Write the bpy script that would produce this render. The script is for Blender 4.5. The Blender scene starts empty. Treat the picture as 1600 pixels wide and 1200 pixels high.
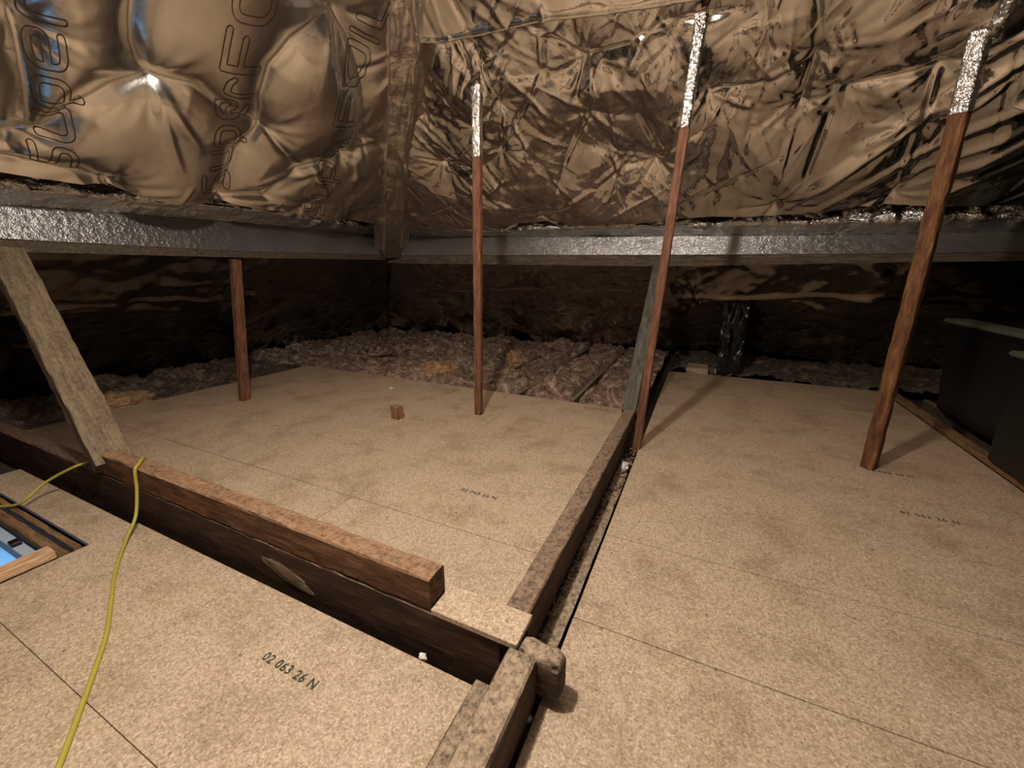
import bpy, bmesh, math, random
import numpy as np
from mathutils import Vector, Matrix, Euler
from mathutils.geometry import delaunay_2d_cdt

random.seed(7)
rng = np.random.default_rng(11)
sc = bpy.context.scene
COL = sc.collection

# ------------------------------------------------------------------ camera
cd = bpy.data.cameras.new('camera'); cam = bpy.data.objects.new('camera', cd); COL.objects.link(cam)
cd.sensor_width = 36.0; cd.lens = 36.0 * 629.0 / 1600.0; cd.clip_start = 0.02
cam.location = (0, 0, 1.395)
cam.rotation_euler = Euler((math.radians(90 - 15.86), math.radians(0.1), math.radians(25.13)), 'XYZ')
sc.camera = cam

# ------------------------------------------------------------------ world, lamps, exposure
w = bpy.data.worlds.new('world'); sc.world = w; w.use_nodes = True
w.node_tree.nodes['Background'].inputs[0].default_value = (0.012, 0.011, 0.010, 1)
w.node_tree.nodes['Background'].inputs[1].default_value = 1.0

def lamp(name, kind, loc, power, col, size=0.05, rot=None):
    ld = bpy.data.lights.new(name, kind); ld.energy = power; ld.color = col
    if kind == 'POINT': ld.shadow_soft_size = size
    else: ld.size = size
    o = bpy.data.objects.new(name, ld); o.location = loc
    if rot: o.rotation_euler = rot
    COL.objects.link(o); return o
lamp('loft_lamp', 'POINT', (-0.88, 0.60, 2.62), 245, (1.0, 0.875, 0.745), 0.06)
# daylight of the room under the open hatch
lamp('room_below_daylight', 'AREA', (-5.45, 0.1, -0.34), 27, (0.84, 0.93, 1.0), 1.5)
sc.view_settings.view_transform = 'Standard'; sc.view_settings.look = 'None'
sc.view_settings.gamma = 1.0; sc.view_settings.use_curve_mapping = False
sc.view_settings.exposure = 0.0

# ------------------------------------------------------------------ materials
def nmat(name, metallic=0.0, rough=0.7, col=(.5, .5, .5)):
    m = bpy.data.materials.new(name); m.use_nodes = True
    nt = m.node_tree; b = nt.nodes['Principled BSDF']
    b.inputs['Base Color'].default_value = (*col, 1); b.inputs['Roughness'].default_value = rough
    b.inputs['Metallic'].default_value = metallic
    return m, nt, b
def N(nt, t, **k):
    n = nt.nodes.new(t)
    for a, v in k.items():
        if a in n.inputs.keys(): n.inputs[a].default_value = v
        else: setattr(n, a, v)
    return n
def coords(nt, scale=(1, 1, 1), obj=True, loc=(0, 0, 0)):
    tc = nt.nodes.new('ShaderNodeTexCoord'); mp = nt.nodes.new('ShaderNodeMapping')
    mp.inputs['Scale'].default_value = scale; mp.inputs['Location'].default_value = loc
    nt.links.new(tc.outputs['Object'], mp.inputs['Vector']); return mp.outputs['Vector']
def ramp(nt, fac, stops):
    r = nt.nodes.new('ShaderNodeValToRGB'); e = r.color_ramp.elements
    while len(e) < len(stops): e.new(0.5)
    for q, (p, c) in zip(e, stops): q.position = p; q.color = (*c, 1)
    nt.links.new(fac, r.inputs['Fac']); return r.outputs['Color']
def mix(nt, fac, a, b, mode='MIX'):
    m = nt.nodes.new('ShaderNodeMix'); m.data_type = 'RGBA'; m.blend_type = mode
    for s, v in ((m.inputs[0], fac), (m.inputs[6], a), (m.inputs[7], b)):
        if hasattr(v, 'links'): nt.links.new(v, s)
        elif isinstance(v, (int, float)): s.default_value = v
        else: s.default_value = (*v, 1)
    return m.outputs[2]
def bump(nt, b, h, strength, dist, prev=None):
    n = nt.nodes.new('ShaderNodeBump'); n.inputs['Strength'].default_value = strength
    n.inputs['Distance'].default_value = dist; nt.links.new(h, n.inputs['Height'])
    if prev: nt.links.new(prev, n.inputs['Normal'])
    nt.links.new(n.outputs[0], b.inputs['Normal']); return n.outputs[0]

def chipboard():
    m, nt, b = nmat('chipboard', 0, 0.62)
    v = coords(nt)
    mp2 = coords(nt, (1.0, 1.0, 1.0), loc=(3.1, 1.7, 0))
    ch = N(nt, 'ShaderNodeTexVoronoi'); ch.inputs['Scale'].default_value = 170; nt.links.new(v, ch.inputs['Vector'])
    ch2 = N(nt, 'ShaderNodeTexVoronoi'); ch2.inputs['Scale'].default_value = 95; nt.links.new(mp2, ch2.inputs['Vector'])
    nz = N(nt, 'ShaderNodeTexNoise'); nz.inputs['Scale'].default_value = 120; nz.inputs['Detail'].default_value = 4; nt.links.new(v, nz.inputs['Vector'])
    sep = nt.nodes.new('ShaderNodeSeparateColor'); nt.links.new(ch.outputs['Color'], sep.inputs[0])
    sep2 = nt.nodes.new('ShaderNodeSeparateColor'); nt.links.new(ch2.outputs['Color'], sep2.inputs[0])
    c1 = ramp(nt, sep.outputs[0], [(0.0, (0.27, 0.195, 0.12)), (0.22, (0.46, 0.355, 0.25)), (0.7, (0.58, 0.462, 0.34)), (1.0, (0.82, 0.69, 0.54))])
    c2 = ramp(nt, sep2.outputs[1], [(0.0, (0.33, 0.245, 0.165)), (0.5, (0.52, 0.41, 0.295)), (1.0, (0.70, 0.57, 0.435))])
    c = mix(nt, 0.4, c1, c2)
    c3 = ramp(nt, nz.outputs[0], [(0.35, (0.72, 0.70, 0.68)), (0.62, (1, 1, 1))])
    c = mix(nt, 0.7, c, c3, 'MULTIPLY')
    big = N(nt, 'ShaderNodeTexNoise'); big.inputs['Scale'].default_value = 3.2; big.inputs['Detail'].default_value = 5; big.inputs['Roughness'].default_value = 0.62
    nt.links.new(v, big.inputs['Vector'])
    c4 = ramp(nt, big.outputs[0], [(0.33, (0.70, 0.66, 0.61)), (0.50, (0.94, 0.93, 0.92)), (0.7, (1.0, 1.0, 1.0))])
    c = mix(nt, 0.9, c, c4, 'MULTIPLY')
    # few darker bark flecks
    sp = N(nt, 'ShaderNodeTexVoronoi'); sp.inputs['Scale'].default_value = 7; nt.links.new(v, sp.inputs['Vector'])
    fl = ramp(nt, sp.outputs['Distance'], [(0.035, (0.25, 0.2, 0.15)), (0.06, (1, 1, 1))])
    c = mix(nt, 0.7, c, fl, 'MULTIPLY')
    nt.links.new(c, b.inputs['Base Color'])
    bump(nt, b, sep.outputs[1], 0.25, 0.0012)
    b.inputs['Specular IOR Level'].default_value = 0.35
    return m

def timber_mat(name, stops, stretch=10, dust=None, dustamt=0.5, rough=0.75):
    m, nt, b = nmat(name, 0, rough)
    v = coords(nt, (1.2, stretch, stretch))
    g = N(nt, 'ShaderNodeTexNoise'); g.inputs['Scale'].default_value = 4.0; g.inputs['Detail'].default_value = 9; g.inputs['Roughness'].default_value = 0.7
    nt.links.new(v, g.inputs['Vector'])
    v2 = coords(nt, (2.0, stretch * 4, stretch * 4))
    g2 = N(nt, 'ShaderNodeTexNoise'); g2.inputs['Scale'].default_value = 6; g2.inputs['Detail'].default_value = 6; nt.links.new(v2, g2.inputs['Vector'])
    c = ramp(nt, g.outputs[0], stops)
    gr = ramp(nt, g2.outputs[0], [(0.36, (0.35, 0.33, 0.31)), (0.56, (1, 1, 1))])
    c = mix(nt, 0.75, c, gr, 'MULTIPLY')
    if dust:
        geo = nt.nodes.new('ShaderNodeNewGeometry'); sx = nt.nodes.new('ShaderNodeSeparateXYZ'); nt.links.new(geo.outputs['True Normal'], sx.inputs[0])
        v3 = coords(nt, (1, 1, 1)); n3 = N(nt, 'ShaderNodeTexNoise'); n3.inputs['Scale'].default_value = 48; n3.inputs['Detail'].default_value = 10; n3.inputs['Roughness'].default_value = .7; nt.links.new(v3, n3.inputs['Vector'])
        mul = nt.nodes.new('ShaderNodeMath'); mul.operation = 'MULTIPLY'; mul.use_clamp = True; nt.links.new(sx.outputs[2], mul.inputs[0])
        r = ramp(nt, n3.outputs[0], [(0.36, (dustamt * .12,) * 3), (0.60, (dustamt,) * 3)]); nt.links.new(r, mul.inputs[1])
        c = mix(nt, mul.outputs[0], c, dust)
    nt.links.new(c, b.inputs['Base Color'])
    p = bump(nt, b, g2.outputs[0], 0.55, 0.004)
    bump(nt, b, g.outputs[0], 0.35, 0.008, p)
    b.inputs['Specular IOR Level'].default_value = 0.35
    return m

def foil_mat(name, rough=0.16, micro=0.12, scale=26, col=(0.80, 0.76, 0.71), stretch=(1, 1, 1), tear=0.0):
    m, nt, b = nmat(name, 1.0, rough, col)
    v = coords(nt, stretch)
    vo = N(nt, 'ShaderNodeTexVoronoi'); vo.feature = 'F2'; vo.inputs['Scale'].default_value = scale
    wn = N(nt, 'ShaderNodeTexNoise'); wn.inputs['Scale'].default_value = scale * 0.35; wn.inputs['Detail'].default_value = 3; nt.links.new(v, wn.inputs['Vector'])
    vv = nt.nodes.new('ShaderNodeVectorMath'); vv.operation = 'MULTIPLY_ADD'; vv.inputs[1].default_value = (.25, .25, .25)
    nt.links.new(wn.outputs['Color'], vv.inputs[0]); nt.links.new(v, vv.inputs[2]); nt.links.new(vv.outputs[0], vo.inputs['Vector'])
    nz = N(nt, 'ShaderNodeTexNoise'); nz.inputs['Scale'].default_value = scale * 0.5; nz.inputs['Detail'].default_value = 5; nt.links.new(v, nz.inputs['Vector'])
    p = bump(nt, b, vo.outputs['Distance'], micro, 0.02)
    bump(nt, b, nz.outputs[0], micro * 1.3, 0.03, p)
    # slight grime over the metal film
    gn = N(nt, 'ShaderNodeTexNoise'); gn.inputs['Scale'].default_value = 2.3; gn.inputs['Detail'].default_value = 7; nt.links.new(v, gn.inputs['Vector'])
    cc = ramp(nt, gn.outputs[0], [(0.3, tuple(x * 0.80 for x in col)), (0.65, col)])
    nt.links.new(cc, b.inputs['Base Color'])
    return m

M = {}
M['chip'] = chipboard()
M['dark_beam'] = timber_mat('old_brown_timber', [(0.3, (0.012, 0.006, 0.004)), (0.5, (0.048, 0.022, 0.012)), (0.7, (0.14, 0.068, 0.036))], 9, (0.50, 0.37, 0.25), 0.35)
M['top_beam'] = timber_mat('worn_brown_timber', [(0.3, (0.03, 0.014, 0.008)), (0.48, (0.12, 0.056, 0.028)), (0.68, (0.30, 0.155, 0.085))], 8, (0.50, 0.33, 0.20), 0.55)
M['grey_beam'] = timber_mat('dusty_grey_timber', [(0.3, (0.05, 0.038, 0.028)), (0.5, (0.125, 0.10, 0.072)), (0.7, (0.22, 0.18, 0.13))], 8, (0.42, 0.33, 0.24), 0.6)
M['b_beam'] = timber_mat('brown_grey_timber', [(0.3, (0.018, 0.010, 0.007)), (0.5, (0.065, 0.038, 0.026)), (0.7, (0.16, 0.10, 0.07))], 8, (0.46, 0.34, 0.24), 0.55)
M['dusty_beam'] = timber_mat('chip_dusted_timber', [(0.3, (0.016, 0.009, 0.006)), (0.5, (0.06, 0.035, 0.022)), (0.7, (0.16, 0.095, 0.06))], 8, (0.56, 0.44, 0.31), 0.72)
M['red_post'] = timber_mat('red_brown_timber', [(0.3, (0.075, 0.030, 0.016)), (0.5, (0.19, 0.082, 0.047)), (0.72, (0.33, 0.165, 0.10))], 9)
M['post4'] = timber_mat('orange_brown_timber', [(0.3, (0.05, 0.02, 0.007)), (0.5, (0.155, 0.066, 0.024)), (0.72, (0.34, 0.17, 0.07))], 7)
M['strut'] = timber_mat('cool_grey_timber', [(0.3, (0.055, 0.05, 0.042)), (0.5, (0.12, 0.112, 0.097)), (0.7, (0.19, 0.18, 0.155))], 8)
M['brace'] = timber_mat('ochre_grey_timber', [(0.3, (0.05, 0.036, 0.022)), (0.5, (0.15, 0.11, 0.068)), (0.7, (0.27, 0.21, 0.135))], 7, (0.36, 0.29, 0.19), 0.45)
M['block'] = timber_mat('sawn_orange_timber', [(0.3, (0.15, 0.065, 0.03)), (0.5, (0.30, 0.15, 0.075)), (0.7, (0.45, 0.26, 0.14))], 8, (0.30, 0.24, 0.18), 0.9)
M['pine'] = timber_mat('pale_pine', [(0.3, (0.52, 0.30, 0.16)), (0.5, (0.70, 0.47, 0.28)), (0.7, (0.80, 0.60, 0.40))], 6)
M['batten'] = timber_mat('olive_batten', [(0.3, (0.12, 0.07, 0.03)), (0.5, (0.26, 0.155, 0.075)), (0.7, (0.38, 0.25, 0.13))], 6)
M['foil_l'] = foil_mat('bronze_foil_smooth', 0.23, 0.06, 14, (0.96, 0.92, 0.85))
M['foil_r'] = foil_mat('bronze_foil_creased', 0.13, 0.07, 16, (0.96, 0.925, 0.87))
M['foil_low'] = foil_mat('foil_eaves_shade', 0.17, 0.10, 12, (0.50, 0.45, 0.40))  # same foil, base colour darkened to paint in the gloom below the purlins
M['foil_low_l'] = foil_mat('foil_left_eaves_shade', 0.22, 0.10, 12, (0.20, 0.18, 0.16))  # darker copy of that foil, left eaves shade put into the colour
M['foil_tape'] = foil_mat('silver_foil_tape', 0.31, 0.22, 46, (0.40, 0.40, 0.40), (0.4, 1, 1))
M['foil_tape'].node_tree.nodes['Principled BSDF'].inputs['Metallic'].default_value = 0.86
M['foil_wrap'] = foil_mat('crumpled_silver_foil', 0.14, 0.35, 42, (0.88, 0.89, 0.90))
M['foil_hip'] = foil_mat('dull_crumpled_foil', 0.30, 0.22, 30, (0.84, 0.78, 0.71))
M['ink'], nt_, b_ = nmat('brown_print', 0, 0.55, (0.035, 0.018, 0.008))
M['stamp'], nt_, b_ = nmat('dark_green_stamp', 0, 0.8, (0.035, 0.04, 0.028))
M['plaster'], nt_, b_ = nmat('old_lath_dust', 0, 0.95, (0.06, 0.045, 0.035))
M['slate'], nt_, b_ = nmat('dark_roof_boards', 0, 0.9, (0.10, 0.075, 0.055))

def wool_mat(name, a, b2, c):
    m, nt, b = nmat(name, 0, 0.95)
    v = coords(nt)
    n1 = N(nt, 'ShaderNodeTexNoise'); n1.inputs['Scale'].default_value = 4.5; n1.inputs['Detail'].default_value = 9; n1.inputs['Roughness'].default_value = 0.72; n1.inputs['Distortion'].default_value = 1.6
    n2 = N(nt, 'ShaderNodeTexNoise'); n2.inputs['Scale'].default_value = 30; n2.inputs['Detail'].default_value = 8; n2.inputs['Distortion'].default_value = 3.0
    nt.links.new(v, n1.inputs['Vector']); nt.links.new(v, n2.inputs['Vector'])
    cc = ramp(nt, n1.outputs[0], [(0.36, a), (0.50, b2), (0.62, c)])
    g = ramp(nt, n2.outputs[0], [(0.35, (0.25, 0.2, 0.18)), (0.58, (1, 1, 1))])
    cc = mix(nt, 0.8, cc, g, 'MULTIPLY'); nt.links.new(cc, b.inputs['Base Color'])
    p = bump(nt, b, n2.outputs[0], 0.9, 0.02); bump(nt, b, n1.outputs[0], 0.7, 0.05, p)
    return m
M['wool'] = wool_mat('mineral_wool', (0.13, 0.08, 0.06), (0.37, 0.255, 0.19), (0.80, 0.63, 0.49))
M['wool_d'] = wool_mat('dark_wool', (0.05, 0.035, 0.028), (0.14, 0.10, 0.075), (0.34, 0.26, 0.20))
M['wool_y'] = wool_mat('yellow_wool', (0.40, 0.22, 0.10), (0.66, 0.42, 0.22), (0.82, 0.60, 0.36))
M['patch'] = timber_mat('pale_patch', [(0.3, (0.10, 0.065, 0.045)), (0.5, (0.22, 0.16, 0.12)), (0.7, (0.34, 0.27, 0.20))], 3)
M['cable'], nt_, b_ = nmat('lime_cable', 0, 0.42, (0.42, 0.37, 0.06))
M['black'], nt_, b_ = nmat('black_plastic', 0, 0.45, (0.006, 0.006, 0.006))
M['lid'], nt_, b_ = nmat('dusty_lid', 0, 0.6, (0.10, 0.105, 0.075))
M['blue'], nt_, b_ = nmat('blue_paint', 0, 0.5, (0.24, 0.55, 0.92))
M['bluef'], nt_, b_ = nmat('blue_grey_paint', 0, 0.5, (0.42, 0.52, 0.68))
M['white'], nt_, b_ = nmat('white_scrap', 0, 0.7, (0.75, 0.72, 0.68))

# ------------------------------------------------------------------ helpers
def link(name, me, mat, parent=None, mtx=None):
    o = bpy.data.objects.new(name, me); COL.objects.link(o)
    if mat and not me.materials: me.materials.append(mat)
    if mtx is not None: o.matrix_world = mtx
    if parent is not None: o.parent = parent
    return o
def tag(o, label=None, cat=None, group=None, kind=None):
    if label: o['label'] = label
    if cat: o['category'] = cat
    if group: o['group'] = group
    if kind: o['kind'] = kind
    return o
def smooth(me): me.polygons.foreach_set('use_smooth', [True] * len(me.polygons))
def mesh_np(name, verts, quads):
    me = bpy.data.meshes.new(name); verts = np.asarray(verts, np.float32); quads = np.asarray(quads, np.int32)
    k = quads.shape[1]
    me.vertices.add(len(verts)); me.vertices.foreach_set('co', verts.ravel())
    me.loops.add(quads.size); me.loops.foreach_set('vertex_index', quads.ravel())
    me.polygons.add(len(quads)); me.polygons.foreach_set('loop_start', np.arange(len(quads), dtype=np.int32) * k)
    me.polygons.foreach_set('use_smooth', np.ones(len(quads), bool))
    me.update(calc_edges=True); me.validate(); return me
def grid_quads(nu, nv, flip=False):
    i = np.arange(nu * nv).reshape(nv, nu)
    q = np.stack([i[:-1, :-1], i[:-1, 1:], i[1:, 1:], i[1:, :-1]], -1).reshape(-1, 4)
    return q[:, ::-1] if flip else q
def box_bm(x0, x1, y0, y1, z0, z1, bev=0.0, seg=1):
    bm = bmesh.new()
    bmesh.ops.create_cube(bm, size=1)
    for v in bm.verts:
        v.co = Vector((x0 + (v.co.x + .5) * (x1 - x0), y0 + (v.co.y + .5) * (y1 - y0), z0 + (v.co.z + .5) * (z1 - z0)))
    if bev: bmesh.ops.bevel(bm, geom=bm.edges[:], offset=bev, segments=seg, affect='EDGES')
    return bm
def bm_mesh(bm, name, sm=False):
    me = bpy.data.meshes.new(name); bm.to_mesh(me); bm.free()
    if sm: smooth(me)
    return me
def frame(p0, p1, up=(0, 0, 1)):
    p0, p1 = Vector(p0), Vector(p1); x = (p1 - p0).normalized(); up = Vector(up)
    y = up.cross(x).normalized(); z = x.cross(y)
    m = Matrix((x, y, z)).transposed().to_4x4(); m.translation = p0
    return m, (p1 - p0).length
def timber_mesh(name, L, wy, wz, wear=0.004, step=0.06, seed=0, x0=0.0, taper=0.0):
    """square section timber along local X, centred in Y and Z, worn arrises, slightly uneven faces"""
    r = np.random.default_rng(seed); n = max(3, int(L / step)); c = 0.10
    hy, hz = wy / 2, wz / 2; b = min(0.007, hy * .2, hz * .2)
    ring = [(-hy + b, -hz), (0, -hz), (hy - b, -hz), (hy, -hz + b), (hy, 0), (hy, hz - b), (hy - b, hz), (0, hz), (-hy + b, hz), (-hy, hz - b), (-hy, 0), (-hy, -hz + b)]
    k = len(ring); V = []; ph = r.normal(size=(4,))
    wv = np.cumsum(r.normal(size=(n + 1, k)), 0); wv -= np.linspace(0, 1, n + 1)[:, None] * wv[-1]; wv = wv / (np.abs(wv).max() + 1e-6)
    for i in range(n + 1):
        t = i / n; 
        for j, (y, z) in enumerate(ring):
            corner = j not in (1, 4, 7, 10)
            e = wear * (wv[i, j] * .55 + r.normal() * .25) * (1.5 if corner else .7)
            s = 1 + e / max(hy, hz) - (abs(r.normal()) * wear * 0.6 / max(hy, hz) if corner else 0) - taper * t
            V.append((x0 + L * t, y * s, z * s))
    F = []
    for i in range(n):
        for j in range(k): F.append((i * k + j, i * k + (j + 1) % k, (i + 1) * k + (j + 1) % k, (i + 1) * k + j))
    me = bpy.data.meshes.new(name)
    me.from_pydata(V, [], F + [tuple(range(k))[::-1], tuple(n * k + j for j in range(k))]); me.update()
    return me
def timber(name, p0, p1, wy, wz, mat, up=(0, 0, 1), parent=None, **k):
    m, L = frame(p0, p1, up)
    return link(name, timber_mesh(name, L, wy, wz, **k), mat, parent, m)
def tube_mesh(name, pts, r, n=10):
    P = [Vector(p) for p in pts]; V = []; F = []; prev = None
    for i, p in enumerate(P):
        d = (P[min(i + 1, len(P) - 1)] - P[max(i - 1, 0)]).normalized()
        if prev is None: a = d.orthogonal().normalized()
        else: a = (prev - d * prev.dot(d)).normalized()
        prev = a; b = d.cross(a)
        for j in range(n):
            t = 2 * math.pi * j / n; V.append(p + (a * math.cos(t) + b * math.sin(t)) * r)
    for i in range(len(P) - 1):
        for j in range(n): F.append((i * n + j, i * n + (j + 1) % n, (i + 1) * n + (j + 1) % n, (i + 1) * n + j))
    me = bpy.data.meshes.new(name); me.from_pydata(V, [], F + [tuple(range(n))[::-1], tuple((len(P) - 1) * n + j for j in range(n))]); me.update(); smooth(me)
    return me
def spline(pts, sub=10):
    P = [Vector(p) for p in pts]; P = [P[0] * 2 - P[1]] + P + [P[-1] * 2 - P[-2]]; out = []
    for i in range(1, len(P) - 2):
        for s in range(sub):
            t = s / sub; a, b, c, d = P[i - 1:i + 3]
            out.append(0.5 * ((2 * b) + (c - a) * t + (2 * a - 5 * b + 4 * c - d) * t * t + (3 * b - a - 3 * c + d) * t ** 3))
    out.append(P[-2]); return out

# value noise on arrays
def vnoise(x, y, scale, seed):
    r = np.random.default_rng(seed); T = r.normal(size=(256, 256)) * .5
    X = x * scale + 1000.3; Y = y * scale + 1000.7; xi = np.floor(X).astype(int); yi = np.floor(Y).astype(int)
    fx = X - xi; fy = Y - yi; fx = fx * fx * (3 - 2 * fx); fy = fy * fy * (3 - 2 * fy)
    g = lambda a, b: T[a % 256, b % 256]
    return (g(xi, yi) * (1 - fx) + g(xi + 1, yi) * fx) * (1 - fy) + (g(xi, yi + 1) * (1 - fx) + g(xi + 1, yi + 1) * fx) * fy
def fbm(x, y, scale, seed, oct=4, gain=.5):
    s = 0; a = 1
    for i in range(oct): s = s + a * vnoise(x, y, scale * 2 ** i, seed + i); a *= gain
    return s

# ------------------------------------------------------------------ roof geometry
S = 0.68; TH = math.atan(S); CT, ST = math.cos(TH), math.sin(TH); XE, YE = -6.99, 7.65; RIDGE_D = 5.65
def PL(u, v, h): return np.stack([XE + v * CT + h * ST, u + 0 * v, v * ST - h * CT], -1)      # slope facing +x
def PR(u, v, h): return np.stack([u + 0 * v, YE - v * CT - h * ST, v * ST - h * CT], -1)      # slope facing -y

class Sheet:
    """height field (towards the room) of a crumpled foil sheet, over slope coordinates u, v"""
    def __init__(s, u0, u1, v0, v1, step):
        s.u0, s.v0, s.step = u0, v0, step
        s.nu, s.nv = int((u1 - u0) / step) + 2, int((v1 - v0) / step) + 2
        s.U, s.V = np.meshgrid(u0 + np.arange(s.nu) * step, v0 + np.arange(s.nv) * step)
        s.H = np.zeros_like(s.U)
    def window(s, a, b, pad):
        lo = np.minimum(a, b) - pad; hi = np.maximum(a, b) + pad
        i0 = max(0, int((lo[0] - s.u0) / s.step)); i1 = min(s.nu, int((hi[0] - s.u0) / s.step) + 2)
        j0 = max(0, int((lo[1] - s.v0) / s.step)); j1 = min(s.nv, int((hi[1] - s.v0) / s.step) + 2)
        return slice(j0, j1), slice(i0, i1)
    def dist(s, lines, maxd):
        D = np.full_like(s.H, maxd)
        for L in lines:
            for a, b in zip(L[:-1], L[1:]):
                a = np.array(a, float); b = np.array(b, float); w = s.window(a, b, maxd)
                x = s.U[w] - a[0]; y = s.V[w] - a[1]; d = b - a; l2 = d @ d + 1e-9
                t = np.clip((x * d[0] + y * d[1]) / l2, 0, 1)
                D[w] = np.minimum(D[w], np.hypot(x - t * d[0], y - t * d[1]))
        return D
    def ridge(s, a, b, amp, wid, side=0.0):
        """straight tension fold: sharp crest, tapering to its ends; side makes one flank steeper"""
        a = np.array(a, float); b = np.array(b, float); w = s.window(a, b, wid * 1.5)
        d = b - a; L = np.hypot(*d) + 1e-9; d /= L
        x = s.U[w] - a[0]; y = s.V[w] - a[1]; t = x * d[0] + y * d[1]; n = -x * d[1] + y * d[0]
        tt = np.clip(t / L, 0, 1); env = np.clip(np.sin(np.pi * np.clip(t / L, 0, 1)), 0, 1) ** .6 * ((t > 0) & (t < L))
        wl = wid * (1 + side); wr = wid * (1 - side)
        pr = np.where(n > 0, np.clip(1 - n / wl, 0, 1), np.clip(1 + n / wr, 0, 1))
        s.H[w] += amp * env * pr
    def star(s, c, r, amp, k, seed):
        """gathered creases radiating from a staple"""
        g = np.random.default_rng(seed); c = np.array(c, float); w = s.window(c, c, r)
        x = s.U[w] - c[0]; y = s.V[w] - c[1]; rr = np.hypot(x, y); a = np.arctan2(y, x)
        q = 0
        for m in (k, k + 2, 2 * k + 1, 3 * k + 2):
            ph = g.uniform(0, 6.28); q = q + (2 / np.pi) * np.arcsin(np.sin(m * a + ph + .6 * np.sin(rr * 9 + ph))) / (m ** .6) * k ** .6 * g.uniform(.5, 1)
        s.H[w] += amp * q * (rr / r) ** .7 * np.clip(1 - rr / r, 0, 1) ** 1.3 * 2
        s.H[w] -= amp * 2.6 * np.exp(-rr / (r * .16))
    def tin(s, spacing, amp, seed, mask=None, smoothit=0):
        """facets: linear surface over a triangulation of scattered points"""
        g = np.random.default_rng(seed); pts = []
        w = s.nu * s.step; h = s.nv * s.step; nx = int(w / spacing) + 3; ny = int(h / spacing) + 3
        for j in range(-1, ny):
            for i in range(-1, nx):
                pts.append((s.u0 + (i + g.uniform(-.45, .45) + .5 * (j % 2)) * spacing, s.v0 + (j + g.uniform(-.45, .45)) * spacing))
        Z = g.normal(size=len(pts)) * amp
        vc, _, fc, *_r = delaunay_2d_cdt([Vector(q) for q in pts], [], [], 0, 1e-5)
        out = np.zeros_like(s.H)
        for f in fc:
            if len(f) != 3: continue
            A, B, C = [np.array(vc[k][:]) for k in f]; zz = [Z[k] if k < len(Z) else 0 for k in f]
            i0 = max(0, int((min(A[0], B[0], C[0]) - s.u0) / s.step)); i1 = min(s.nu, int((max(A[0], B[0], C[0]) - s.u0) / s.step) + 2)
            j0 = max(0, int((min(A[1], B[1], C[1]) - s.v0) / s.step)); j1 = min(s.nv, int((max(A[1], B[1], C[1]) - s.v0) / s.step) + 2)
            if i0 >= i1 or j0 >= j1: continue
            x = s.U[j0:j1, i0:i1]; y = s.V[j0:j1, i0:i1]
            den = (B[1] - C[1]) * (A[0] - C[0]) + (C[0] - B[0]) * (A[1] - C[1])
            if abs(den) < 1e-12: continue
            l1 = ((B[1] - C[1]) * (x - C[0]) + (C[0] - B[0]) * (y - C[1])) / den
            l2 = ((C[1] - A[1]) * (x - C[0]) + (A[0] - C[0]) * (y - C[1])) / den; l3 = 1 - l1 - l2
            ok = (l1 >= -1e-6) & (l2 >= -1e-6) & (l3 >= -1e-6)
            blk = out[j0:j1, i0:i1]; blk[ok] = (l1 * zz[0] + l2 * zz[1] + l3 * zz[2])[ok]
        s.H += out * (1 if mask is None else mask)
    def blur(s, n=1):
        for _ in range(n):
            P = np.pad(s.H, 1, mode='edge')
            s.H = (P[:-2, 1:-1] + P[2:, 1:-1] + P[1:-1, :-2] + P[1:-1, 2:] + 4 * P[1:-1, 1:-1]) / 8
    def at(s, u, v):
        x = np.clip((u - s.u0) / s.step, 0, s.nu - 1.001); y = np.clip((v - s.v0) / s.step, 0, s.nv - 1.001)
        i = x.astype(int); j = y.astype(int); fx = x - i; fy = y - j; H = s.H
        return (H[j, i] * (1 - fx) + H[j, i + 1] * fx) * (1 - fy) + (H[j + 1, i] * (1 - fx) + H[j + 1, i + 1] * fx) * fy

LP = [(1.682, 4.52), (2.423, 4.44), (2.462, 5.458), (2.395, 3.639), (1.642, 3.634), (3.201, 4.426), (1.138, 3.919), (1.11, 4.613), (4.314, 3.691), (2.284, 3.36), (3.326, 4.638), (3.17, 3.734)]
LC = [[(1.682, 4.52), (1.602, 4.585), (1.54, 4.702), (1.501, 4.838), (1.456, 5.094), (1.40, 5.6)],
 [(2.423, 4.44), (2.275, 4.7), (2.223, 4.946), (2.271, 5.174), (2.365, 5.351), (2.455, 5.468)],
 [(2.455, 5.468), (2.176, 5.595), (1.9, 5.8)],
 [(1.682, 4.52), (1.893, 4.577), (2.127, 4.485), (2.423, 4.44)],
 [(1.682, 4.52), (1.511, 4.385), (1.371, 4.214), (1.27, 3.975), (1.13, 3.868)],
 [(2.423, 4.44), (2.362, 4.128), (2.395, 3.639)],
 [(3.201, 4.426), (2.873, 4.148), (2.761, 3.73), (2.42, 3.645)],
 [(2.455, 5.468), (2.664, 5.352), (2.914, 5.139), (3.326, 4.638)],
 [(1.136, 3.796), (1.216, 4.001), (1.159, 4.325), (1.118, 4.53), (1.06, 4.728), (0.9, 5.3)],
 [(3.201, 4.426), (3.556, 4.727)],
 [(1.642, 3.634), (1.481, 3.697), (1.144, 3.696), (0.5, 3.7)]]
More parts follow.
